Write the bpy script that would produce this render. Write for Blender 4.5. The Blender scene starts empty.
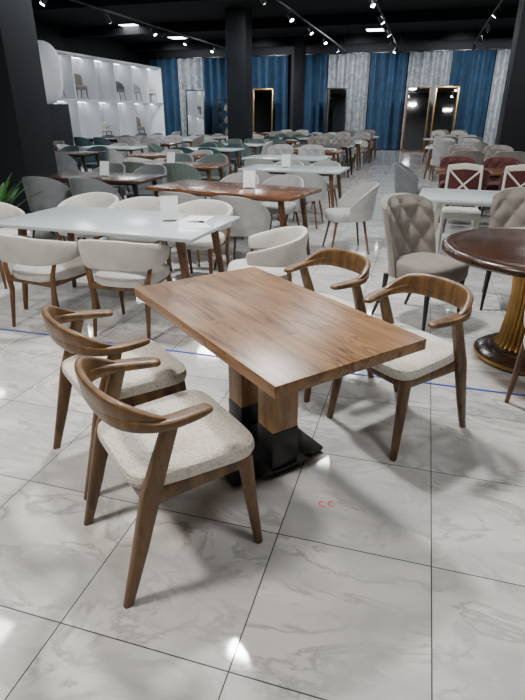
import bpy, bmesh, math, random
from mathutils import Vector, Matrix
random.seed(7)
PI=math.pi
# ---------------------------------------------------------------- materials
def new_mat(name):
    m=bpy.data.materials.new(name); m.use_nodes=True
    nt=m.node_tree; b=nt.nodes['Principled BSDF']
    return m,nt,b
def N(nt,t,**kw):
    n=nt.nodes.new(t)
    for k,v in kw.items(): setattr(n,k,v)
    return n
def ramp(nt,stops):
    r=N(nt,'ShaderNodeValToRGB'); e=r.color_ramp.elements
    while len(e)<len(stops): e.new(0.5)
    for el,(p,c) in zip(e,stops):
        el.position=p; el.color=(*c,1) if len(c)==3 else c
    return r
def plain(name,col,rough=0.5,metal=0.0,var=0.12,scale=8,bump=0.0,bscale=200,spec=0.5,sheen=0.0):
    m,nt,b=new_mat(name)
    tc=N(nt,'ShaderNodeTexCoord'); no=N(nt,'ShaderNodeTexNoise'); no.inputs['Scale'].default_value=scale
    nt.links.new(tc.outputs['Object'],no.inputs['Vector'])
    r=ramp(nt,[(0.3,[c*(1-var) for c in col]),(0.7,[min(1,c*(1+var)) for c in col])])
    nt.links.new(no.outputs['Fac'],r.inputs['Fac']); nt.links.new(r.outputs['Color'],b.inputs['Base Color'])
    b.inputs['Roughness'].default_value=rough; b.inputs['Metallic'].default_value=metal
    b.inputs['Specular IOR Level'].default_value=spec
    if sheen: b.inputs['Sheen Weight'].default_value=sheen
    if bump:
        n2=N(nt,'ShaderNodeTexNoise'); n2.inputs['Scale'].default_value=bscale; n2.inputs['Detail'].default_value=3
        nt.links.new(tc.outputs['Object'],n2.inputs['Vector'])
        bp=N(nt,'ShaderNodeBump'); bp.inputs['Strength'].default_value=bump; bp.inputs['Distance'].default_value=0.004
        nt.links.new(n2.outputs['Fac'],bp.inputs['Height']); nt.links.new(bp.outputs['Normal'],b.inputs['Normal'])
    return m
def wood(name,dark,light,sc=(2,18,18),rough=0.4,crack=0.0,distort=1.2,coat=0.0,bump=.15,plank=0,spec=.5):
    m,nt,b=new_mat(name); L=nt.links.new
    tc=N(nt,'ShaderNodeTexCoord'); vec=tc.outputs['Object']; tint=None
    if plank:
        br=N(nt,'ShaderNodeTexBrick'); br.inputs['Color1'].default_value=(0,0,0,1); br.inputs['Color2'].default_value=(1,1,1,1)
        br.inputs['Mortar'].default_value=(.5,.5,.5,1); br.inputs['Scale'].default_value=1; br.inputs['Mortar Size'].default_value=0
        br.inputs['Brick Width'].default_value=.83; br.inputs['Row Height'].default_value=plank; br.offset=.37
        L(vec,br.inputs['Vector']); tint=br.outputs['Color']
        sv=N(nt,'ShaderNodeVectorMath',operation='SCALE'); L(tint,sv.inputs[0]); sv.inputs['Scale'].default_value=7
        av=N(nt,'ShaderNodeVectorMath',operation='ADD'); L(vec,av.inputs[0]); L(sv.outputs[0],av.inputs[1]); vec=av.outputs[0]
    mp=N(nt,'ShaderNodeMapping'); mp.inputs['Scale'].default_value=sc
    L(vec,mp.inputs['Vector'])
    no=N(nt,'ShaderNodeTexNoise'); no.inputs['Scale'].default_value=1.0; no.inputs['Detail'].default_value=9
    no.inputs['Roughness'].default_value=.68; no.inputs['Distortion'].default_value=distort
    L(mp.outputs['Vector'],no.inputs['Vector'])
    mid=[a*.45+c*.55 for a,c in zip(dark,light)]
    r=ramp(nt,[(0.34,dark),(0.48,mid),(0.64,light)])
    L(no.outputs['Fac'],r.inputs['Fac'])
    out=r.outputs['Color']
    if tint:
        hv=N(nt,'ShaderNodeMixRGB',blend_type='MULTIPLY'); hv.inputs['Fac'].default_value=1
        rr=ramp(nt,[(0,(.78,.76,.74)),(1,(1.1,1.1,1.1))]); L(tint,rr.inputs['Fac'])
        L(out,hv.inputs['Color1']); L(rr.outputs[0],hv.inputs['Color2']); out=hv.outputs[0]
    if crack:
        mp2=N(nt,'ShaderNodeMapping'); mp2.inputs['Scale'].default_value=(sc[0]*.8,sc[1]*.45,sc[2]*.45)
        L(vec,mp2.inputs['Vector'])
        n2=N(nt,'ShaderNodeTexNoise'); n2.inputs['Scale'].default_value=1.3; n2.inputs['Detail'].default_value=4; n2.inputs['Distortion'].default_value=1.8
        L(mp2.outputs['Vector'],n2.inputs['Vector'])
        r2=ramp(nt,[(0.46,(0,0,0)),(0.5,(1,1,1)),(0.54,(0,0,0))])
        L(n2.outputs['Fac'],r2.inputs['Fac'])
        n3=N(nt,'ShaderNodeTexNoise'); n3.inputs['Scale'].default_value=4; L(vec,n3.inputs['Vector'])
        r3=ramp(nt,[(0.44,(0,0,0)),(0.58,(1,1,1))]); L(n3.outputs['Fac'],r3.inputs['Fac'])
        m0=N(nt,'ShaderNodeMath',operation='MULTIPLY'); L(r2.outputs[0],m0.inputs[0]); L(r3.outputs[0],m0.inputs[1])
        mu=N(nt,'ShaderNodeMath',operation='MULTIPLY'); mu.inputs[1].default_value=crack
        L(m0.outputs[0],mu.inputs[0])
        mx=N(nt,'ShaderNodeMixRGB'); mx.inputs['Color2'].default_value=(dark[0]*.4,dark[1]*.38,dark[2]*.38,1)
        L(mu.outputs[0],mx.inputs['Fac']); L(out,mx.inputs['Color1']); out=mx.outputs['Color']
    L(out,b.inputs['Base Color'])
    b.inputs['Roughness'].default_value=rough; b.inputs['Specular IOR Level'].default_value=spec
    b.inputs['Coat Weight'].default_value=coat; b.inputs['Coat Roughness'].default_value=.15
    bp=N(nt,'ShaderNodeBump'); bp.inputs['Strength'].default_value=bump; bp.inputs['Distance'].default_value=.002
    L(no.outputs['Fac'],bp.inputs['Height']); L(bp.outputs['Normal'],b.inputs['Normal'])
    return m
def emit(name,col,st):
    m,nt,b=new_mat(name)
    b.inputs['Base Color'].default_value=(*col,1); b.inputs['Emission Color'].default_value=(*col,1)
    b.inputs['Emission Strength'].default_value=st
    return m
def boucle(name,col):
    m,nt,b=new_mat(name)
    tc=N(nt,'ShaderNodeTexCoord')
    vo=N(nt,'ShaderNodeTexVoronoi'); vo.inputs['Scale'].default_value=110
    no=N(nt,'ShaderNodeTexNoise'); no.inputs['Scale'].default_value=60; no.inputs['Detail'].default_value=4
    nt.links.new(tc.outputs['Object'],no.inputs['Vector'])
    mixv=N(nt,'ShaderNodeMixRGB'); mixv.inputs['Fac'].default_value=.03
    nt.links.new(tc.outputs['Object'],mixv.inputs['Color1']); nt.links.new(no.outputs['Color'],mixv.inputs['Color2'])
    nt.links.new(mixv.outputs['Color'],vo.inputs['Vector'])
    r=ramp(nt,[(0.0,[min(1,c*1.04) for c in col]),(0.5,col),(0.9,[c*.70 for c in col])])
    nt.links.new(vo.outputs['Distance'],r.inputs['Fac']); nt.links.new(r.outputs['Color'],b.inputs['Base Color'])
    b.inputs['Roughness'].default_value=.95; b.inputs['Sheen Weight'].default_value=.2; b.inputs['Specular IOR Level'].default_value=.15
    bp=N(nt,'ShaderNodeBump'); bp.invert=True; bp.inputs['Strength'].default_value=.75; bp.inputs['Distance'].default_value=.007
    nt.links.new(vo.outputs['Distance'],bp.inputs['Height']); nt.links.new(bp.outputs['Normal'],b.inputs['Normal'])
    return m
def marble_floor():
    m,nt,b=new_mat('marble_tiles'); L=nt.links.new
    geo=N(nt,'ShaderNodeNewGeometry'); sx=N(nt,'ShaderNodeSeparateXYZ'); L(geo.outputs['Position'],sx.inputs[0])
    T=.595
    cells=[];edges=[]
    for ax,off in (('X',.205),('Y',1.56)):
        s=N(nt,'ShaderNodeMath',operation='SUBTRACT'); L(sx.outputs[ax],s.inputs[0]); s.inputs[1].default_value=off
        d=N(nt,'ShaderNodeMath',operation='DIVIDE'); L(s.outputs[0],d.inputs[0]); d.inputs[1].default_value=T
        fl=N(nt,'ShaderNodeMath',operation='FLOOR'); L(d.outputs[0],fl.inputs[0]); cells.append(fl)
        fr=N(nt,'ShaderNodeMath',operation='FRACT'); L(d.outputs[0],fr.inputs[0])
        h=N(nt,'ShaderNodeMath',operation='SUBTRACT'); L(fr.outputs[0],h.inputs[0]); h.inputs[1].default_value=.5
        a=N(nt,'ShaderNodeMath',operation='ABSOLUTE'); L(h.outputs[0],a.inputs[0]); edges.append(a)
    mxm=N(nt,'ShaderNodeMath',operation='MAXIMUM'); L(edges[0].outputs[0],mxm.inputs[0]); L(edges[1].outputs[0],mxm.inputs[1])
    gr=N(nt,'ShaderNodeMath',operation='GREATER_THAN'); L(mxm.outputs[0],gr.inputs[0]); gr.inputs[1].default_value=.5-.0023/T
    cb=N(nt,'ShaderNodeCombineXYZ'); L(cells[0].outputs[0],cb.inputs[0]); L(cells[1].outputs[0],cb.inputs[1])
    wn=N(nt,'ShaderNodeTexWhiteNoise'); L(cb.outputs[0],wn.inputs['Vector'])
    sc=N(nt,'ShaderNodeVectorMath',operation='SCALE'); L(wn.outputs['Color'],sc.inputs[0]); sc.inputs['Scale'].default_value=9
    ad=N(nt,'ShaderNodeVectorMath',operation='ADD'); L(geo.outputs['Position'],ad.inputs[0]); L(sc.outputs[0],ad.inputs[1])
    mp=N(nt,'ShaderNodeMapping'); mp.inputs['Rotation'].default_value=(0,0,.7); mp.inputs['Scale'].default_value=(1,2.1,1); L(ad.outputs[0],mp.inputs['Vector'])
    n1=N(nt,'ShaderNodeTexNoise'); n1.inputs['Scale'].default_value=2.4; n1.inputs['Detail'].default_value=9; n1.inputs['Roughness'].default_value=.62; n1.inputs['Distortion'].default_value=1.1
    L(mp.outputs[0],n1.inputs['Vector'])
    n2=N(nt,'ShaderNodeTexNoise'); n2.inputs['Scale'].default_value=1.8; n2.inputs['Detail'].default_value=6; n2.inputs['Distortion'].default_value=.6
    L(mp.outputs[0],n2.inputs['Vector'])
    v=ramp(nt,[(.445,(0,0,0)),(.495,(1,1,1)),(.545,(0,0,0))]); L(n1.outputs['Fac'],v.inputs['Fac'])
    cl=ramp(nt,[(.33,(.42,.42,.42)),(.5,(.585,.58,.565)),(.64,(.69,.68,.65))]); L(n2.outputs['Fac'],cl.inputs['Fac'])
    ms=ramp(nt,[(.42,(0.05,0.05,0.05)),(.58,(.7,.7,.7))]); L(n2.outputs['Fac'],ms.inputs['Fac'])
    mu=N(nt,'ShaderNodeMath',operation='MULTIPLY'); L(v.outputs[0],mu.inputs[0]); L(ms.outputs[0],mu.inputs[1])
    mx=N(nt,'ShaderNodeMixRGB'); L(mu.outputs[0],mx.inputs['Fac']); L(cl.outputs[0],mx.inputs['Color1']); mx.inputs['Color2'].default_value=(.28,.28,.29,1)
    mg=N(nt,'ShaderNodeMixRGB'); L(gr.outputs[0],mg.inputs['Fac']); L(mx.outputs[0],mg.inputs['Color1']); mg.inputs['Color2'].default_value=(.02,.02,.022,1)
    L(mg.outputs[0],b.inputs['Base Color'])
    ro=N(nt,'ShaderNodeMath',operation='MULTIPLY_ADD'); L(gr.outputs[0],ro.inputs[0]); ro.inputs[1].default_value=.6; ro.inputs[2].default_value=.06
    L(ro.outputs[0],b.inputs['Roughness']); b.inputs['IOR'].default_value=1.6
    return m
M={}
M['hero_wood']=wood('walnut_frame',(.048,.023,.008),(.195,.100,.034),sc=(14,14,3),rough=.40,coat=.08)
M['top_wood']=wood('oak_table_top',(.098,.043,.017),(.35,.190,.084),sc=(1.5,17,17),rough=.34,crack=.85,plank=.1775,spec=.45)
M['post_wood']=wood('oak_post',(.24,.12,.055),(.52,.31,.15),sc=(16,16,2),rough=.45)
M['boucle']=boucle('cream_boucle',(.85,.80,.71))
M['black']=plain('black_metal',(.008,.008,.010),.35)
M['dark']=plain('charcoal_paint',(.008,.010,.014),.6,var=.1,scale=2,spec=.3)
M['ceil']=plain('black_ceiling',(.003,.0035,.0045),.9,spec=.2)
M['wallblk']=plain('dark_wall_paint',(.010,.012,.017),.7)
M['white_fab']=plain('white_fabric',(.58,.56,.52),.9,bump=.5,bscale=250,sheen=.1,spec=.2)
M['white_top']=plain('white_lacquer',(.47,.53,.55),.2,var=.02)
M['leg_brown']=wood('brown_leg',(.05,.022,.008),(.17,.08,.03),sc=(14,14,3))
M['leg_dark']=plain('dark_leg',(.015,.009,.006),.4)
M['brown_top']=wood('reddish_walnut_top',(.05,.018,.008),(.24,.10,.045),sc=(1.6,12,12),rough=.22,crack=.6,coat=.3,plank=.2)
M['dark_top']=wood('dark_walnut_top',(.014,.006,.004),(.06,.028,.016),sc=(2,12,12),rough=.25,coat=.2)
M['grey_fab']=plain('grey_fabric',(.15,.16,.17),.9,bump=.3,sheen=.1,spec=.2)
M['lgrey_fab']=plain('light_grey_fabric',(.37,.37,.36),.9,bump=.3,sheen=.1,spec=.2)
M['teal_fab']=plain('slate_velvet',(.045,.075,.085),.8,sheen=.2,spec=.2)
M['green_fab']=plain('sage_velvet',(.11,.145,.13),.8,sheen=.2,spec=.2)
M['beige_vel']=plain('taupe_velvet',(.22,.195,.175),.75,sheen=.2,spec=.25)
M['red_vel']=plain('burgundy_velvet',(.08,.02,.018),.7,sheen=.1,spec=.3)
M['gold']=plain('brushed_gold',(.42,.26,.09),.32,metal=1.0)
M['ivory']=plain('ivory_lacquer',(.55,.53,.47),.4,var=.03)
M['paper']=plain('paper',(.75,.76,.78),.7,var=.03)
M['blue_c']=plain('blue_curtain',(.004,.036,.085),.7,var=.3,scale=3,sheen=.1)
M['grey_c']=plain('silver_curtain',(.25,.27,.29),.6,var=.35,scale=6,sheen=.1)
M['mirror']=plain('mirror_glass',(.8,.82,.84),.03,metal=1.0,var=.01)
M['leaf']=plain('leaf_green',(.03,.11,.02),.45,var=.35,scale=12)
M['soil']=plain('soil',(.04,.025,.015),.9)
M['pot']=plain('ceramic_pot',(.5,.5,.48),.4)
M['blue_tape']=plain('blue_tape',(.01,.06,.42),.45)
M['red_reflection_paint']=plain('red_reflection_paint',(.75,.14,.14),.5)  # colour standing in for a red reflection on the floor
M['shelf']=plain('white_shelf',(.72,.74,.77),.5,var=.02)
M['led']=emit('led_panel',(.93,.97,1.0),14)
M['spot_led']=emit('spot_led',(1.0,.95,.86),60)
M['strip']=emit('shelf_led_strip',(.95,.97,1.0),11)
# ---------------------------------------------------------------- mesh builder
class MB:
    def __init__(s): s.v=[];s.f=[];s.m=[];s.sm=[];s.mats=[]
    def mi(s,mat):
        if mat not in s.mats: s.mats.append(mat)
        return s.mats.index(mat)
    def add(s,vs,fs,mat,smooth=True,X=None):
        o=len(s.v); k=s.mi(mat)
        for p in vs:
            p=Vector(p)
            if X is not None: p=X@p
            s.v.append(p)
        for f in fs: s.f.append([i+o for i in f]); s.m.append(k); s.sm.append(smooth)
    def box(s,c,d,mat,bev=.004,X=None,seg=2):
        bm=bmesh.new(); bmesh.ops.create_cube(bm,size=1)
        for v in bm.verts: v.co=Vector((v.co.x*d[0],v.co.y*d[1],v.co.z*d[2]))
        if bev>0: bmesh.ops.bevel(bm,geom=bm.edges[:],offset=min(bev,min(d)*.45),segments=seg,affect='EDGES',profile=.5)
        bm.verts.index_update()
        vs=[Vector(c)+v.co if X is None else X@(Vector(c)+v.co) for v in bm.verts]
        s.add(vs,[[v.index for v in f.verts] for f in bm.faces],mat,False); bm.free()
    def tube(s,st,mat,seg=14,e=2.0,X=None,smooth=True):
        vs=[];fs=[]
        for c,A,B,ra,rb in st:
            c=Vector(c);A=Vector(A);B=Vector(B)
            for i in range(seg):
                t=2*PI*i/seg; ct,sn=math.cos(t),math.sin(t)
                x=math.copysign(abs(ct)**(2/e),ct);y=math.copysign(abs(sn)**(2/e),sn)
                vs.append(c+A*(ra*x)+B*(rb*y))
        n=len(st)
        for j in range(n-1):
            for i in range(seg):
                k=(i+1)%seg
                fs.append([j*seg+i,j*seg+k,(j+1)*seg+k,(j+1)*seg+i])
        fs.append(list(range(seg))[::-1]); fs.append([(n-1)*seg+i for i in range(seg)])
        s.add(vs,fs,mat,smooth,X)
    def leg(s,pts,rs,mat,seg=12,e=2.4,sub=1):
        st=[((p[0],p[1],p[2]),(1,0,0),(0,1,0),r if not isinstance(r,tuple) else r[0],r if not isinstance(r,tuple) else r[1]) for p,r in zip(pts,rs)]
        s.tube(st,mat,seg,e)
    def cushion(s,c,wf,wb,d,z0,z1,mat,e=5,dome=.012,n=44,edge=.02):
        prof=[(.0,z0),(.9,z0),(1-.03,z0+edge*.25),(1,z0+edge),(1,z1-edge),(.985,z1-edge*.35),(.93,z1),(.75,z1+dome*.5),(.45,z1+dome*.9),(0,z1+dome)]
        vs=[];fs=[]
        for (k,z) in prof[1:-1]:
            for i in range(n):
                t=2*PI*i/n; ct,sn=math.cos(t),math.sin(t)
                x=math.copysign(abs(ct)**(2/e),ct);y=math.copysign(abs(sn)**(2/e),sn)
                w=(wb+(wf-wb)*(y+1)/2)/2
                vs.append((c[0]+x*w*k,c[1]+y*d/2*k,z))
        m=len(prof)-2
        for j in range(m-1):
            for i in range(n):
                kk=(i+1)%n; fs.append([j*n+i,j*n+kk,(j+1)*n+kk,(j+1)*n+i])
        vs.append((c[0],c[1],prof[0][1])); vs.append((c[0],c[1],prof[-1][1]))
        a=len(vs)-2;b_=a+1
        for i in range(n):
            kk=(i+1)%n; fs.append([a,kk,i]); fs.append([b_,(m-1)*n+i,(m-1)*n+kk])
        s.add(vs,fs,mat,True)
    def lathe(s,prof,c,mat,n=48,smooth=True,flute=0,depth=0):
        vs=[];fs=[]
        for r,z in prof:
            for i in range(n):
                t=2*PI*i/n
                rr = r*(1-depth+depth*abs(math.sin(t*flute/2))) if flute else r
                vs.append((c[0]+rr*math.cos(t),c[1]+rr*math.sin(t),c[2]+z))
        m=len(prof)
        for j in range(m-1):
            for i in range(n):
                k=(i+1)%n; fs.append([j*n+i,j*n+k,(j+1)*n+k,(j+1)*n+i])
        fs.append(list(range(n))[::-1]); fs.append([(m-1)*n+i for i in range(n)])
        s.add(vs,fs,mat,smooth)
    def grid(s,f,nu,nv,mat):
        vs=[];fs=[]
        W=nu+1;Hn=nv+1
        for side in (0,1):
            for j in range(Hn):
                for i in range(W): vs.append(f(-1+2*i/nu,j/nv,side))
        o=W*Hn
        for j in range(nv):
            for i in range(nu):
                a=j*W+i; fs.append([a,a+1,a+W+1,a+W]); fs.append([o+a,o+a+W,o+a+W+1,o+a+1])
        for i in range(nu):
            fs.append([i,o+i,o+i+1,i+1]); a=nv*W+i; fs.append([a,a+1,o+a+1,o+a])
        for j in range(nv):
            a=j*W; fs.append([a,a+W,o+a+W,o+a]); a=j*W+nu; fs.append([a,o+a,o+a+W,a+W])
        s.add(vs,fs,mat,True)
    def mesh(s,name):
        me=bpy.data.meshes.new(name+'_mesh'); me.from_pydata([tuple(v) for v in s.v],[],s.f)
        for m in s.mats: me.materials.append(M[m])
        me.polygons.foreach_set('material_index',s.m); me.polygons.foreach_set('use_smooth',s.sm)
        bm=bmesh.new(); bm.from_mesh(me); bmesh.ops.recalc_face_normals(bm,faces=bm.faces[:]); bm.to_mesh(me); bm.free()
        try: me.set_sharp_from_angle(angle=math.radians(42))
        except Exception: pass
        me.update(); return me
def place(me,name,x=0,y=0,z=0,rot=0,sc=1):
    o=bpy.data.objects.new(name,me); o.location=(x,y,z); o.rotation_euler=(0,0,rot); o.scale=(sc,)*3
    bpy.context.scene.collection.objects.link(o); return o
def face(dx,dy): return math.atan2(-dx,dy)
def catmull(P,n):
    out=[];m=len(P)
    for i in range(m-1):
        p0=P[max(i-1,0)];p1=P[i];p2=P[i+1];p3=P[min(i+2,m-1)]
        for k in range(n):
            t=k/n
            out.append([.5*((2*b)+(-a+c)*t+(2*a-5*b+4*c-d)*t*t+(-a+3*b-3*c+d)*t**3) for a,b,c,d in zip(p0,p1,p2,p3)])
    out.append(list(P[-1])); return out
def sweep_rail(mb,half,mat,seg=16,e=2.6,n=6,tilt=0.0):
    full=half+[(-p[0],)+tuple(p[1:]) for p in half[-2::-1]]
    C=catmull(full,n); st=[]
    for i,p in enumerate(C):
        a=C[max(i-1,0)];b=C[min(i+1,len(C)-1)]
        tx,ty=b[0]-a[0],b[1]-a[1]; l=math.hypot(tx,ty) or 1
        A=Vector((ty/l,-tx/l,0)); B=Vector((0,0,1))
        if tilt:
            outd=Vector((p[0],p[1],0)).normalized(); B=(B+outd*tilt).normalized()
        st.append(((p[0],p[1],p[2]),A,B,max(p[3],.001),max(p[4],.001)))
    def cap(q,r,sgn):
        c=Vector(q[0]); T=(Vector(q[0])-Vector(r[0])).normalized()
        return [(c+T*q[3]*.35,q[1],q[2],q[3]*.85,q[4]*.85),(c+T*q[3]*.6,q[1],q[2],q[3]*.5,q[4]*.5)]
    e1=cap(st[0],st[1],1); e2=cap(st[-1],st[-2],1)
    mb.tube(e1[::-1]+st+e2,mat,seg,e)
# ---------------------------------------------------------------- furniture
def hero_chair():
    mb=MB()
    mb.cushion((0,.035),.52,.45,.48,.42,.485,'boucle',e=6,dome=.014,edge=.026)
    for sx in (-1,1):
        mb.leg([(sx*.237,.262,0),(sx*.225,.235,.22),(sx*.215,.215,.425)],[.0155,.022,.027],'hero_wood',e=3)
        mb.leg([(sx*.236,-.275,0),(sx*.236,-.215,.2),(sx*.236,-.155,.42),(sx*.237,-.105,.56),(sx*.238,-.065,.668)],[(.015,.018),(.019,.028),(.021,.037),(.019,.033),(.019,.028)],'hero_wood',e=3)
        mb.tube([((sx*.218,.22,.40),(1,0,0),(0,0,1),.012,.028),((sx*.225,-.16,.40),(1,0,0),(0,0,1),.012,.028)],'hero_wood',12,4)
    mb.tube([((-.21,.225,.40),(0,1,0),(0,0,1),.012,.026),((.21,.225,.40),(0,1,0),(0,0,1),.012,.026)],'hero_wood',12,4)
    mb.tube([((-.215,-.165,.40),(0,1,0),(0,0,1),.012,.026),((.215,-.165,.40),(0,1,0),(0,0,1),.012,.026)],'hero_wood',12,4)
    half=[(.210,.075,.660,.027,.0135),(.224,.02,.664,.032,.0165),(.237,-.065,.670,.032,.0185),(.230,-.13,.676,.027,.022),
          (.197,-.188,.686,.021,.027),(.14,-.222,.692,.017,.030),(.07,-.236,.694,.015,.031),(0,-.24,.694,.015,.031)]
    sweep_rail(mb,half,'hero_wood',seg=18,e=3.2,n=6,tilt=.10)
    crest=[(.238,-.085,.692,.012,.004),(.233,-.130,.704,.017,.018),(.200,-.191,.724,.0175,.034),(.142,-.226,.732,.0165,.041),(.07,-.241,.735,.016,.043),(0,-.245,.736,.016,.044)]
    sweep_rail(mb,crest,'hero_wood',seg=18,e=3.2,n=6,tilt=.14)
    return mb.mesh('dining_chair')
def barrel_chair(name,fab,leg,top=.75,low=.53,armtop=.67,armlow=.55,legr=.017):
    mb=MB()
    mb.cushion((0,.02),.52,.46,.50,.39,.475,fab,e=3.6,dome=.015,edge=.03)
    zt,zl=(top+low)/2,(top-low)/2; za,zb=(armtop+armlow)/2,(armtop-armlow)/2
    half=[(.265,.10,za-.01,.020,zb*.8),(.285,.02,za,.025,zb),(.292,-.08,(za*2+zt)/3,.026,(zb*2+zl)/3),(.265,-.18,(za+zt*2)/3,.026,(zb+2*zl)/3),
          (.19,-.262,zt,.026,zl*.95),(.10,-.298,zt+.01,.026,zl),(0,-.31,zt+.012,.026,zl)]
    sweep_rail(mb,half,fab,seg=16,e=3.2,n=4,tilt=.12)
    for sx in (-1,1):
        mb.leg([(sx*.235,.24,0),(sx*.215,.2,.40)],[.012,legr+.004],leg)
        mb.leg([(sx*.22,-.25,0),(sx*.215,-.2,.3),(sx*.235,-.2,.46),(sx*.262,-.17,.60)],[.012,legr+.003,legr,.014],leg)
        mb.tube([((sx*.21,.19,.385),(1,0,0),(0,0,1),.012,.02),((sx*.215,-.2,.385),(1,0,0),(0,0,1),.012,.02)],leg,10,4)
    mb.tube([((-.215,-.2,.385),(0,1,0),(0,0,1),.012,.02),((.215,-.2,.385),(0,1,0),(0,0,1),.012,.02)],leg,10,4)
    return mb.mesh(name)
def bucket_chair(name,fab,leg,top=.84,stripe=0):
    mb=MB()
    mb.cushion((0,.03),.50,.44,.48,.38,.48,fab,e=3.2,dome=.02,edge=.035)
    R=.27
    def f(u,v,side):
        a=u*1.75; ca_,sa_=math.cos(a),math.sin(a)
        hgt=top-.40; k=(1-.62*(abs(u)**2.6))
        z=.40+v*hgt*k
        r=R+.03*v+(.022 if side else -.018)*(1-.3*v)
        if stripe and side==0: r-=.008*abs(math.sin(u*stripe*PI/2))
        if stripe and side==1: r+=.010*abs(math.sin(u*stripe*PI/2))
        return (sa_*r*(1.0),-ca_*r*1.0+.0-.02*v*ca_,z)
    mb.grid(f,48 if stripe else 26,8,fab)
    for sx in (-1,1):
        for sy in (-1,1):
            mb.leg([(sx*.24,sy*.23+.01,0),(sx*.17,sy*.16+.01,.40)],[.010,.017],leg,10)
    return mb.mesh(name)
def tufted_chair(name,fab,leg,H_=.96):
    mb=MB()
    mb.cushion((0,.03),.53,.47,.50,.36,.50,fab,e=5,dome=.02,edge=.035)
    def f(u,v,side):
        w=.255+.03*v-.02*max(0,v-.8)*5*.3
        top=(H_-.38)*(1-.12*abs(u)**4)
        z=.38+v*top; x=u*w
        y=-.215-.13*v**1.3+.12*abs(u)**2.2
        if side==0:
            p=u*3.2;q=v*4.6
            t=abs(math.sin(PI*(p+q)/2))*abs(math.sin(PI*(p-q)/2))
            em=min(1,(1-abs(u))*6)*min(1,(1-v)*8+.05)
            y+=.025+.032*math.sqrt(t)*em
        else: y-=.04*min(1,(1-abs(u))*5+.2)
        return (x,y,z)
    mb.grid(f,40,40,fab)
    for j in range(1,5):
        for i in range(-3,4):
            p=i; q=j
            if (p+q)%2: continue
            u=p/3.2; v=q/4.6
            if abs(u)>.9: continue
            x,y,z=f(u,v,0)
            mb.tube([((x,y-.004,z),(1,0,0),(0,0,1),.011,.011),((x,y+.008,z),(1,0,0),(0,0,1),.006,.006)],fab,8)
    for sx in (-1,1):
        mb.leg([(sx*.225,.23,0),(sx*.215,.215,.30),(sx*.215,.215,.37)],[.011,.02,.024],leg)
        mb.leg([(sx*.215,-.30,0),(sx*.205,-.21,.25),(sx*.205,-.2,.38)],[.012,.018,.022],leg)
    return mb.mesh(name)
def cross_chair(name,mat,fab):
    mb=MB()
    mb.cushion((0,.02),.46,.42,.44,.44,.49,fab,e=5,dome=.012)
    mb.box((0,.02,.425),(.43,.41,.04),mat)
    for sx in (-1,1):
        mb.leg([(sx*.20,.2,0),(sx*.195,.19,.43)],[.013,.02],mat)
        mb.leg([(sx*.20,-.24,0),(sx*.195,-.19,.43),(sx*.195,-.22,.72),(sx*.19,-.27,.96)],[.013,.019,.016,.015],mat)
    mb.tube([((-.20,-.27,.94),(0,1,0),(0,0,1),.011,.032),((0,-.29,.96),(0,1,0),(0,0,1),.011,.036),((.20,-.27,.94),(0,1,0),(0,0,1),.011,.032)],mat,12,3)
    mb.tube([((-.19,-.205,.56),(0,1,0),(0,0,1),.009,.018),((.19,-.205,.56),(0,1,0),(0,0,1),.009,.018)],mat,10,3)
    mb.tube([((-.185,-.21,.57),(0,1,0),(0,0,1),.008,.016),((.185,-.265,.92),(0,1,0),(0,0,1),.008,.016)],mat,10,3)
    mb.tube([((.185,-.21,.57),(0,1,0),(0,0,1),.008,.016),((-.185,-.265,.92),(0,1,0),(0,0,1),.008,.016)],mat,10,3)
    return mb.mesh(name)
def leg_table(name,L,W,top,leg,th=.035,h=.76,splay=.1,lx=.36):
    mb=MB()
    mb.box((0,0,h-th/2),(L,W,th),top,bev=.008,seg=3)
    mb.box((0,0,h-th-.03),(L*.72,W*.40,.055),leg,bev=.006)
    for sx in (-1,1):
        for sy in (-1,1):
            x1,y1=sx*(L*lx),sy*(W*.32)
            mb.leg([(x1+sx*splay,y1+sy*splay*.35,0),(x1,y1,h-th)],[.017,.034],leg,12,3)
        mb.box((sx*L*lx,0,h-th-.02),(.05,W*.62,.04),leg,bev=.004)
    return mb.mesh(name)
def hero_table():
    mb=MB(); L,W=1.24,.71
    mb.box((0,0,.76-.023),(L,W,.046),'top_wood',bev=.003)
    mb.box((0,0,.704),(.60,.36,.02),'black',bev=.002)
    for sx in (-1,1):
        x=sx*.135
        mb.box((x,0,.625),(.10,.115,.15),'black',bev=.003)
        mb.box((x,0,.395),(.125,.14,.31),'post_wood',bev=.005)
        mb.box((x,0,.135),(.128,.143,.21),'black',bev=.003)
    mb.box((0,0,.10),(.16,.05,.06),'black',bev=.002)
    mb.box((0,0,.022),(.33,.52,.02),'black',bev=.004)
    mb.box((0,0,.036),(.42,.26,.012),'black',bev=.003)
    for sx in (-1,1):
        for sy in (-1,1): mb.lathe([(.018,0),(.018,.014)],(sx*.135,sy*.23,0),'black',n=14)
    return mb.mesh('dining_table')
def round_table():
    mb=MB()
    mb.lathe([(.60,.72),(.635,.722),(.65,.735),(.65,.755),(.635,.772),(.60,.778),(.595,.776),(.56,.776),(.555,.778),(.01,.778)],(0,0,0),'dark_top',n=72)
    mb.lathe([(.24,.66),(.26,.70),(.50,.722)],(0,0,0),'dark_top',n=48)
    mb.lathe([(.215,.10),(.19,.14),(.17,.30),(.165,.45),(.175,.58),(.20,.66)],(0,0,0),'gold',n=192,flute=32,depth=.10)
    mb.lathe([(.31,0),(.33,.015),(.33,.045),(.30,.065),(.25,.075),(.24,.10),(.20,.105)],(0,0,0),'dark_top',n=64)
    mb.lathe([(.335,.018),(.337,.03),(.335,.042)],(0,0,0),'gold',n=64)
    return mb.mesh('round_dining_table')
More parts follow.
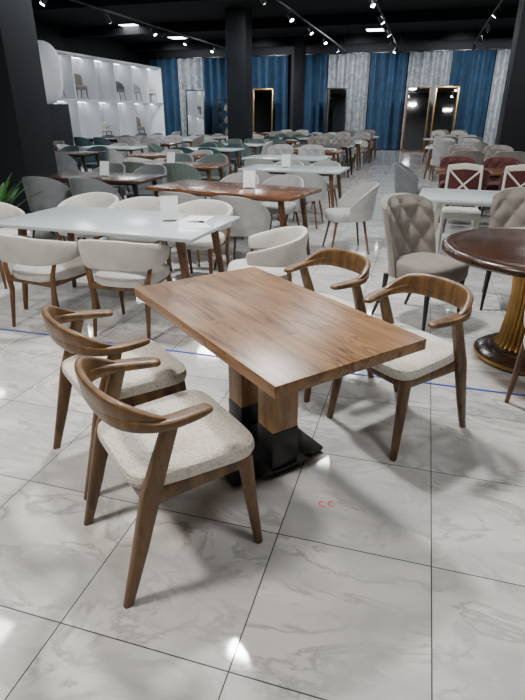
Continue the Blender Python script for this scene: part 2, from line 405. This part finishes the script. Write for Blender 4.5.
# ---- hero group
hc=hero_chair()
tdx,tdy=-.761,.648
place(hero_table(),'dining_table',-.61,2.075,0,math.atan2(tdy,tdx))
place(hc,'dining_chair',-.805,1.455,0,math.radians(-40.3))
place(hc,'dining_chair',-1.27,1.895,0,math.radians(-37.9))
place(hc,'dining_chair',.012,2.55,0,math.radians(140.1))
place(hc,'dining_chair',-.52,2.99,0,math.radians(141.5))
# ---- chair kinds
K={}
K['white']=('armchair',barrel_chair('armchair','white_fab','leg_brown'))
K['grey']=('upholstered_chair',bucket_chair('upholstered_chair','lgrey_fab','leg_brown',.80))
K['grey2']=('shell_chair',bucket_chair('shell_chair','grey_fab','leg_dark',.84))
K['teal']=('slate_chair',bucket_chair('slate_chair','teal_fab','leg_dark',.84,stripe=14))
K['green']=('channel_back_chair',bucket_chair('channel_back_chair','green_fab','leg_dark',.86,stripe=14))
K['beige']=('tufted_chair',tufted_chair('tufted_chair','beige_vel','leg_dark'))
K['red']=('burgundy_tufted_chair',tufted_chair('burgundy_tufted_chair','red_vel','leg_dark',.88))
K['cream']=('cream_tufted_chair',tufted_chair('cream_tufted_chair','lgrey_fab','leg_brown',.94))
K['cross']=('cross_back_chair',cross_chair('cross_back_chair','ivory','white_fab'))
def chair(kind,x,y,rot,sc=1):
    n,me=K[kind]; return place(me,n,x,y,0,rot,sc)
place(leg_table('white_dining_table',1.78,.92,'white_top','leg_brown',th=.03,h=.76,lx=.40),'white_dining_table',-2.34,3.80,0,math.radians(-3))
chair('white',-2.73,3.36,math.radians(-8))
chair('white',-2.04,3.41,math.radians(3))
chair('white',-1.10,3.76,face(-.85,-.25))
chair('white',-3.95,4.2,face(.9,-.1))
chair('white',-3.35,4.84,face(0,-1))
chair('white',-2.68,4.70,face(.05,-1))
chair('white',-2.02,4.68,face(-.05,-1))
place(leg_table('walnut_dining_table',1.9,.85,'brown_top','leg_brown',th=.04,lx=.40),'walnut_dining_table',-2.1,5.95,0,math.radians(-12))
chair('grey',-1.78,5.33,face(.15,1)); chair('grey',-2.45,5.45,face(.15,1))
chair('grey',-.80,6.42,face(-.9,-.35)); chair('grey',-1.75,6.75,face(-.2,-1)); chair('grey',-2.4,6.9,face(-.2,-1))
place(round_table(),'round_dining_table',.83,3.66)
chair('beige',.10,4.22,face(.8,-.6)); chair('beige',.87,4.80,face(-.1,-1))
chair('white',.89,2.74,face(-.1,1))
place(leg_table('extending_dining_table',1.7,.85,'white_top','ivory'),'extending_dining_table',.85,6.1,0,math.radians(-3))
chair('cross',.5,6.85,face(0,-1)); chair('cross',1.15,6.85,face(0,-1))
place(leg_table('extending_dining_table',1.7,.85,'brown_top','leg_dark'),'extending_dining_table',1.05,8.9)
for (x,y,r) in ((.6,8.15,0),(1.3,8.15,0),(.55,9.65,PI),(1.25,9.65,PI)): chair('red',x,y,r)
chair('grey2',-.1,8.9,face(1,0))
# ---- far rows
TM={}
for t,l in (('white_top','leg_brown'),('brown_top','leg_brown'),('dark_top','leg_dark')):
    TM[t]=leg_table('showroom_table',1.6,.85,t,l,lx=.40)
def group(x,y,top,k,rot=0,k2=None):
    place(TM[top],'showroom_table',x,y,0,rot)
    R=Matrix.Rotation(rot,2)
    L=[(-.34,-.64,0),(.34,-.64,0),(-.34,.64,PI),(.34,.64,PI)]
    for i,(dx,dy,r) in enumerate(L):
        p=R@Vector((dx+random.uniform(-.03,.03),dy+random.uniform(-.04,.04)))
        chair((k2 or k) if i>1 else k,x+p.x,y+p.y,r+rot+random.uniform(-.12,.12))
group(-4.25,6.62,'dark_top','grey2',0)
group(-4.0,8.6,'brown_top','green',0)
group(-1.95,8.5,'white_top','grey',-.05)
ys=[10.6,12.7,14.8,16.9,19.0,21.1,23.15]
plan={
0:[(-2.6,'white_top','grey','cream'),(-5.1,'brown_top','white','grey'),(-7.7,'dark_top','grey2','teal')],
1:[(-2.6,'brown_top','white','white'),(-5.1,'white_top','teal','teal'),(-7.7,'white_top','grey','grey'),(-10.3,'brown_top','grey2','grey2')],
2:[(-2.6,'dark_top','grey2','beige'),(-5.1,'white_top','green','green'),(-7.7,'brown_top','cream','cream')],
3:[(-2.6,'white_top','cream','grey'),(-4.6,'brown_top','green','white'),(-7.9,'white_top','grey2','grey'),(-10.6,'dark_top','teal','grey2')],
4:[(-2.5,'brown_top','white','cream'),(-4.7,'white_top','teal','green'),(-7.7,'white_top','white','white'),(-10.4,'brown_top','grey','grey2')],
5:[(-2.5,'white_top','beige','beige'),(-5.1,'dark_top','cream','cream'),(-8.0,'brown_top','grey','white')],
6:[(-4.2,'white_top','grey','grey'),(-7.2,'brown_top','white','white')]}
for j,y in enumerate(ys):
    for x,t,k,k2 in plan[j]: group(x,y,t,k,random.uniform(-.04,.04),k2)
# single chairs standing in the gaps between tables
for x,y,k,r in ((-3.85,12.7,'cream',1.7),(-6.4,12.8,'green',-1.4),(-6.4,14.7,'beige',1.5),(-9.0,12.7,'grey',-1.6),(-6.3,19.1,'grey2',1.6),(-9.1,19.0,'cream',1.5),(-3.8,21.1,'teal',-1.5)):
    chair(k,x,y,r)
group(.8,15.0,'white_top','cream',0,'cream'); group(.9,17.4,'brown_top','beige',0,'cream'); group(.7,19.8,'white_top','cross',0,'cross'); group(.9,22.2,'dark_top','grey',0,'beige')
group(1.1,11.2,'brown_top','beige'); group(3.7,9.5,'white_top','grey'); group(3.7,14,'white_top','cream')
# ---------------------------------------------------------------- room
XL,XR,YF,YB,HC=-13.4,6.0,-3.0,26.4,4.4
def simple_box(name,c,d,mat,bev=0):
    mb=MB(); mb.box((0,0,0),d,mat,bev=bev); o=place(mb.mesh(name),name,*c); return o
M['floor']=marble_floor()
simple_box('floor',((XL+XR)/2,(YF+YB)/2,-.05),(XR-XL,YB-YF,.1),'floor')
simple_box('ceiling',((XL+XR)/2,(YF+YB)/2,HC+.05),(XR-XL,YB-YF,.1),'ceil')
simple_box('wall_left',(XL-.05,(YF+YB)/2,HC/2),(.1,YB-YF,HC),'wallblk')
simple_box('wall_right',(XR+.05,(YF+YB)/2,HC/2),(.1,YB-YF,HC),'wallblk')
simple_box('wall_back',((XL+XR)/2,YB+.05,HC/2),(XR-XL,.1,HC),'wallblk')
simple_box('wall_front',((XL+XR)/2,YF-.05,HC/2),(XR-XL,.1,HC),'wallblk')
def column(x0,x1,y0,y1):
    mb=MB(); mb.box((0,0,HC/2),(x1-x0,y1-y0,HC),'dark',bev=.01); mb.box((0,0,.06),(x1-x0+.03,y1-y0+.03,.12),'black',bev=.004)
    place(mb.mesh('column'),'column',(x0+x1)/2,(y0+y1)/2,0)
column(-6.9,-5.8,7.0,7.76); column(-6.25,-5.6,17.35,18.0); column(-5.65,-5.25,24.0,24.4); column(1.46,2.35,12.5,13.3)
for i,y in enumerate((9.5,14.5,19.5,24.3)):
    simple_box('trim_%d'%(i+1),((XL+XR)/2,y,HC-.15),(XR-XL,.35,.3),'ceil')
def curtain(x0,x1,mat):
    w=x1-x0; nu=int(w/.03)
    vs=[];fs=[]
    for j in range(2):
        for i in range(nu+1):
            x=x0+w*i/nu; y=.14*math.sin(x*2*PI/.40)+.04*math.sin(x*7.1)+(.02*math.sin(x*31) if j==0 else 0)
            vs.append((x-(x0+x1)/2,y,.04 if j==0 else 3.9))
    for i in range(nu): fs.append([i,i+1,nu+2+i,nu+1+i])
    mb=MB(); mb.add(vs,fs,mat); mb.box((0,0,3.93),(w,.12,.06),'black',bev=.005)
    place(mb.mesh('curtain'),'curtain',(x0+x1)/2,YB-.3,0)
secs=[(-13.3,-11.95,'blue_c'),(-11.93,-10.6,'grey_c'),(-10.58,-9.2,'blue_c'),(-8.9,-6.4,'blue_c'),(-6.1,-4.55,'blue_c'),(-4.53,-2.75,'grey_c'),(-2.7,-1.15,'blue_c'),(-1.1,.65,'grey_c'),(.68,2.3,'blue_c'),(2.35,4.2,'grey_c'),(4.25,5.9,'blue_c')]
for a,b_,m in secs: curtain(a,b_,m)
def mirror(x,y,w=.95,h=2.55,fr='gold'):
    mb=MB()
    X=Matrix.Rotation(math.radians(-3),4,'X')
    for sx in (-1,1): mb.box((sx*(w/2-.03),0,h/2),(.06,.05,h),fr,X=X)
    for z in (.03,h-.03): mb.box((0,0,z),(w,.05,.06),fr,X=X)
    mb.box((0,.005,h/2),(w-.1,.02,h-.1),'mirror',bev=0,X=X)
    mb.box((0,.1,.02),(w*.8,.25,.03),fr)
    place(mb.mesh('standing_mirror'),'standing_mirror',x,y,.0)
for x,fr in ((-10.6,'black'),(-7.3,'gold'),(-3.98,'black'),(-.52,'leg_brown'),(.6,'gold')): mirror(x,24.95,fr=fr)
def shelf():
    mb=MB(); y0,y1=17.2,25.8; L=y1-y0; D=.75; T=3.5
    mb.box((-D/2+.02,0,T/2),(.04,L,T),'shelf',bev=0)
    for z in (.45,1.98,T): mb.box((0,0,z),(D,L,.07),'shelf',bev=.005)
    mb.box((0,0,.2),(D,L,.4),'wallblk',bev=.005)
    n=6
    for i in range(n+1):
        y=-L/2+L*i/n
        mb.box((0,y,(T+.45)/2),(D,.06,T-.45),'shelf',bev=.005)
    for i in range(n):
        y=-L/2+L*(i+.5)/n
        for z in (1.935,T-.045): mb.box((-.2,y,z),(.05,L/n-.12,.012),'strip',bev=0)
    place(mb.mesh('display_shelf'),'display_shelf',XL+.02+D/2,(y0+y1)/2,0)
    for i,r,k in ((0,1,'teal'),(1,1,'beige'),(3,1,'grey2'),(4,1,'grey'),(5,1,'white'),(0,0,'grey2'),(2,0,'white'),(4,0,'beige')):
        nme,me=K[k]
        place(me,nme,XL+.44,y0+L*(i+.5)/n,(.486,2.016)[r],face(1,-.5),.95)
shelf()
# rounded white headboard on dark plinth, near end of shelf
mb=MB(); mb.box((0,0,.9),(1.3,.5,1.8),'wallblk',bev=.01)
place(mb.mesh('display_plinth'),'display_plinth',-11.35,15.1,0,.55)
mb=MB(); vs=[]; n=28
prof=[]
for t in range(n):
    a=2*PI*t/n; c_,s_=math.cos(a),math.sin(a)
    prof.append((math.copysign(abs(c_)**(2/2.8),c_)*.60,.85+math.copysign(abs(s_)**(2/2.8),s_)*.85))
k=len(prof)
for sc_,y in ((.92,-.1),(1,-.05),(1,.05),(.92,.1)):
    for p in prof: vs.append((p[0]*sc_,y,.85+(p[1]-.85)*sc_))
fs=[list(range(k)),list(range(3*k,4*k))[::-1]]
for r in range(3): fs+=[[r*k+i,r*k+(i+1)%k,(r+1)*k+(i+1)%k,(r+1)*k+i] for i in range(k)]
mb.add(vs,fs,'shelf',True); place(mb.mesh('rounded_headboard'),'rounded_headboard',-11.35,15.1,1.80,.55)
# black display rack
mb=MB()
for z in (.1,.6,1.1,1.6,2.1): mb.box((0,0,z),(.9,.4,.04),'black')
for sx in (-1,1):
    for sy in (-1,1): mb.box((sx*.43,sy*.18,1.07),(.04,.04,2.14),'black')
for z in (.12,.62,1.12,1.62):
    for i in range(3): mb.lathe([(.05,0),(.09,.08),(.07,.2),(.03,.3),(.045,.33)],(-.28+.28*i,0,z),'beige_vel' if i%2 else 'dark',n=14)
place(mb.mesh('display_rack'),'display_rack',-8.95,24.7,0,.1)
# plant
mb=MB()
mb.lathe([(.13,0),(.17,.03),(.19,.34),(.2,.36),(.185,.36),(.18,.33)],(0,0,0),'pot',n=28); mb.lathe([(.178,.31),(.178,.32)],(0,0,0),'soil',n=20)
for i in range(46):
    a=random.uniform(0,2*PI); L_=random.uniform(.35,.75); el=random.uniform(.8,1.35); w=random.uniform(.03,.055)
    n=7; vs=[];fs=[]
    for j in range(n+1):
        t=j/n; r=L_*t*math.cos(el)+.09*t*t; z=.33+L_*t*math.sin(el)-.16*t*t
        ww=w*math.sin(PI*min(1,.08+t*.92))**.7*(.35 if t<.3 else 1)
        c=Vector((r*math.cos(a),r*math.sin(a),z)); s_=Vector((-math.sin(a),math.cos(a),0))
        vs+= [c-s_*ww,c+Vector((0,0,-.008)),c+s_*ww]
    for j in range(n): 
        o=j*3; fs+= [[o,o+1,o+4,o+3],[o+1,o+2,o+5,o+4]]
    mb.add(vs,fs,'leaf')
place(mb.mesh('potted_plant'),'potted_plant',-4.62,4.95,0,0,1.05)
simple_box('floor_tape',(-1.2,3.07,.0015),(7.5,.018,.003),'blue_tape')
mb=MB()  # red reflection on the tiles, painted as a flat squiggle
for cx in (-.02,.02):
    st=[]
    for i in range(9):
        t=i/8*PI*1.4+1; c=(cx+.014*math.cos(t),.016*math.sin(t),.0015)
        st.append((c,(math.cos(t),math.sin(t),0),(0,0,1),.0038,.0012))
    mb.tube(st,'red_reflection_paint',6)
place(mb.mesh('red_reflection_squiggle'),'red_reflection_squiggle',-.23,1.79,0,.3)
def card(x,y,z=.761,rot=0,flat=False):
    mb=MB()
    if flat: mb.box((0,0,.001),(.21,.29,.002),'paper',bev=0)
    else:
        X=Matrix.Rotation(math.radians(-14),4,'X')
        mb.box((0,0,.1),(.14,.003,.19),'paper',bev=0,X=X); mb.box((0,.02,.004),(.1,.08,.008),'black',bev=.001)
    place(mb.mesh('price_card'),'price_card',x,y,z,rot)
card(-1.9,3.85,rot=.35); card(-1.65,3.75,rot=.6,flat=True); card(-1.72,3.98,rot=.1,flat=True)
card(1.1,3.5,.779,rot=.2); card(-1.9,5.95,rot=.2); card(-2.1,8.5,rot=.1); card(-4.1,8.5,rot=.1); card(-4.2,6.6)
# ---------------------------------------------------------------- lights
def panel(x,y,w=.6,p=60,col=(1,.98,.95),z=None):
    z=z or HC
    mb=MB(); mb.box((0,0,-.02),(w+.06,w+.06,.04),'black',bev=.003)
    mb.box((0,0,-.042),(w,w,.006),'led',bev=0)
    o=place(mb.mesh('ceiling_panel_light'),'ceiling_panel_light',x,y,z)
    l=bpy.data.lights.new('panel_lamp','AREA'); l.shape='SQUARE'; l.size=w; l.energy=p; l.color=col
    lo=bpy.data.objects.new('panel_lamp',l); lo.location=(0,0,-.05); lo.parent=o; bpy.context.scene.collection.objects.link(lo)
panel(-1.36,4.1,.40,225,(1,.985,.96)); panel(-2.6,.2,.6,170,(1,.92,.82)); panel(1.4,.6,.6,50,(1,.95,.90)); panel(2.2,4.6,.6,40)
panel(-4.6,3.2,.6,42)
for y in (8.2,12.0,15.8):
    for x in (-9.0,-5.0,-1.3,2.6):
        panel(x,y,.6,60,(.95,.98,1))
for x,y in ((-10.5,19.3),(-10.3,22.8),(-2.3,22.8),(-6.2,21.0),(2.5,20.5)): panel(x,y,.6,80,(.95,.98,1))
def track(x,y0,y1,z):
    mb=MB(); mb.box((0,0,0),(.035,y1-y0,.035),'black',bev=.002)
    for yy in (y0+.3,y1-.3): mb.box((0,yy-(y0+y1)/2,(HC-z)/2),(.012,.012,HC-z),'black',bev=0)
    place(mb.mesh('light_track'),'light_track',x,(y0+y1)/2,z)
mbs=MB(); mbs.tube([((0,0,.11),(1,0,0),(0,1,0),.012,.012),((0,0,0),(1,0,0),(0,1,0),.012,.012)],'black',8)
Xr=Matrix.Rotation(math.radians(35),4,'X')
mbs.tube([((0,0,.05),(1,0,0),(0,1,0),.03,.03),((0,0,.03),(1,0,0),(0,1,0),.045,.045),((0,0,-.12),(1,0,0),(0,1,0),.055,.055)],'black',16,X=Xr)
mbs.tube([((0,0,-.121),(1,0,0),(0,1,0),.045,.045),((0,0,-.125),(1,0,0),(0,1,0),.045,.045)],'spot_led',16,X=Xr)
spm=mbs.mesh('track_spotlight')
for x,y0,y1 in ((-7.6,10,22),(-3.4,11,23),(-1.4,12,24),(1.2,14,23)):
    track(x,y0,y1,3.75)
    y=y0+.6
    while y<y1:
        place(spm,'track_spotlight',x,y,3.62,random.uniform(-2.8,2.8)); y+=2.3
for x in (-11,-7,-3,.8,4):
    l=bpy.data.lights.new('curtain_spot','SPOT'); l.energy=620; l.spot_size=math.radians(95); l.spot_blend=.8; l.shadow_soft_size=.15; l.color=(.95,.97,1)
    o=bpy.data.objects.new('curtain_spot',l); o.location=(x,22.8,3.9)
    o.rotation_euler=Vector((0,3.4,-1.8)).to_track_quat('-Z','Y').to_euler(); bpy.context.scene.collection.objects.link(o)
w=bpy.data.worlds.new('World'); bpy.context.scene.world=w; w.use_nodes=True
w.node_tree.nodes['Background'].inputs[0].default_value=(.5,.55,.6,1); w.node_tree.nodes['Background'].inputs[1].default_value=.05
# ---------------------------------------------------------------- camera
cam=bpy.data.cameras.new('Camera'); co=bpy.data.objects.new('Camera',cam); bpy.context.scene.collection.objects.link(co)
cam.sensor_fit='VERTICAL'; cam.sensor_height=36; cam.lens=520/700*36; cam.clip_end=200
co.location=(0,0,1.55)
yaw=math.radians(16.29); pit=math.radians(24.5)
d=Vector((-math.sin(yaw)*math.cos(pit),math.cos(yaw)*math.cos(pit),-math.sin(pit)))
co.rotation_euler=d.to_track_quat('-Z','Y').to_euler()
bpy.context.scene.camera=co
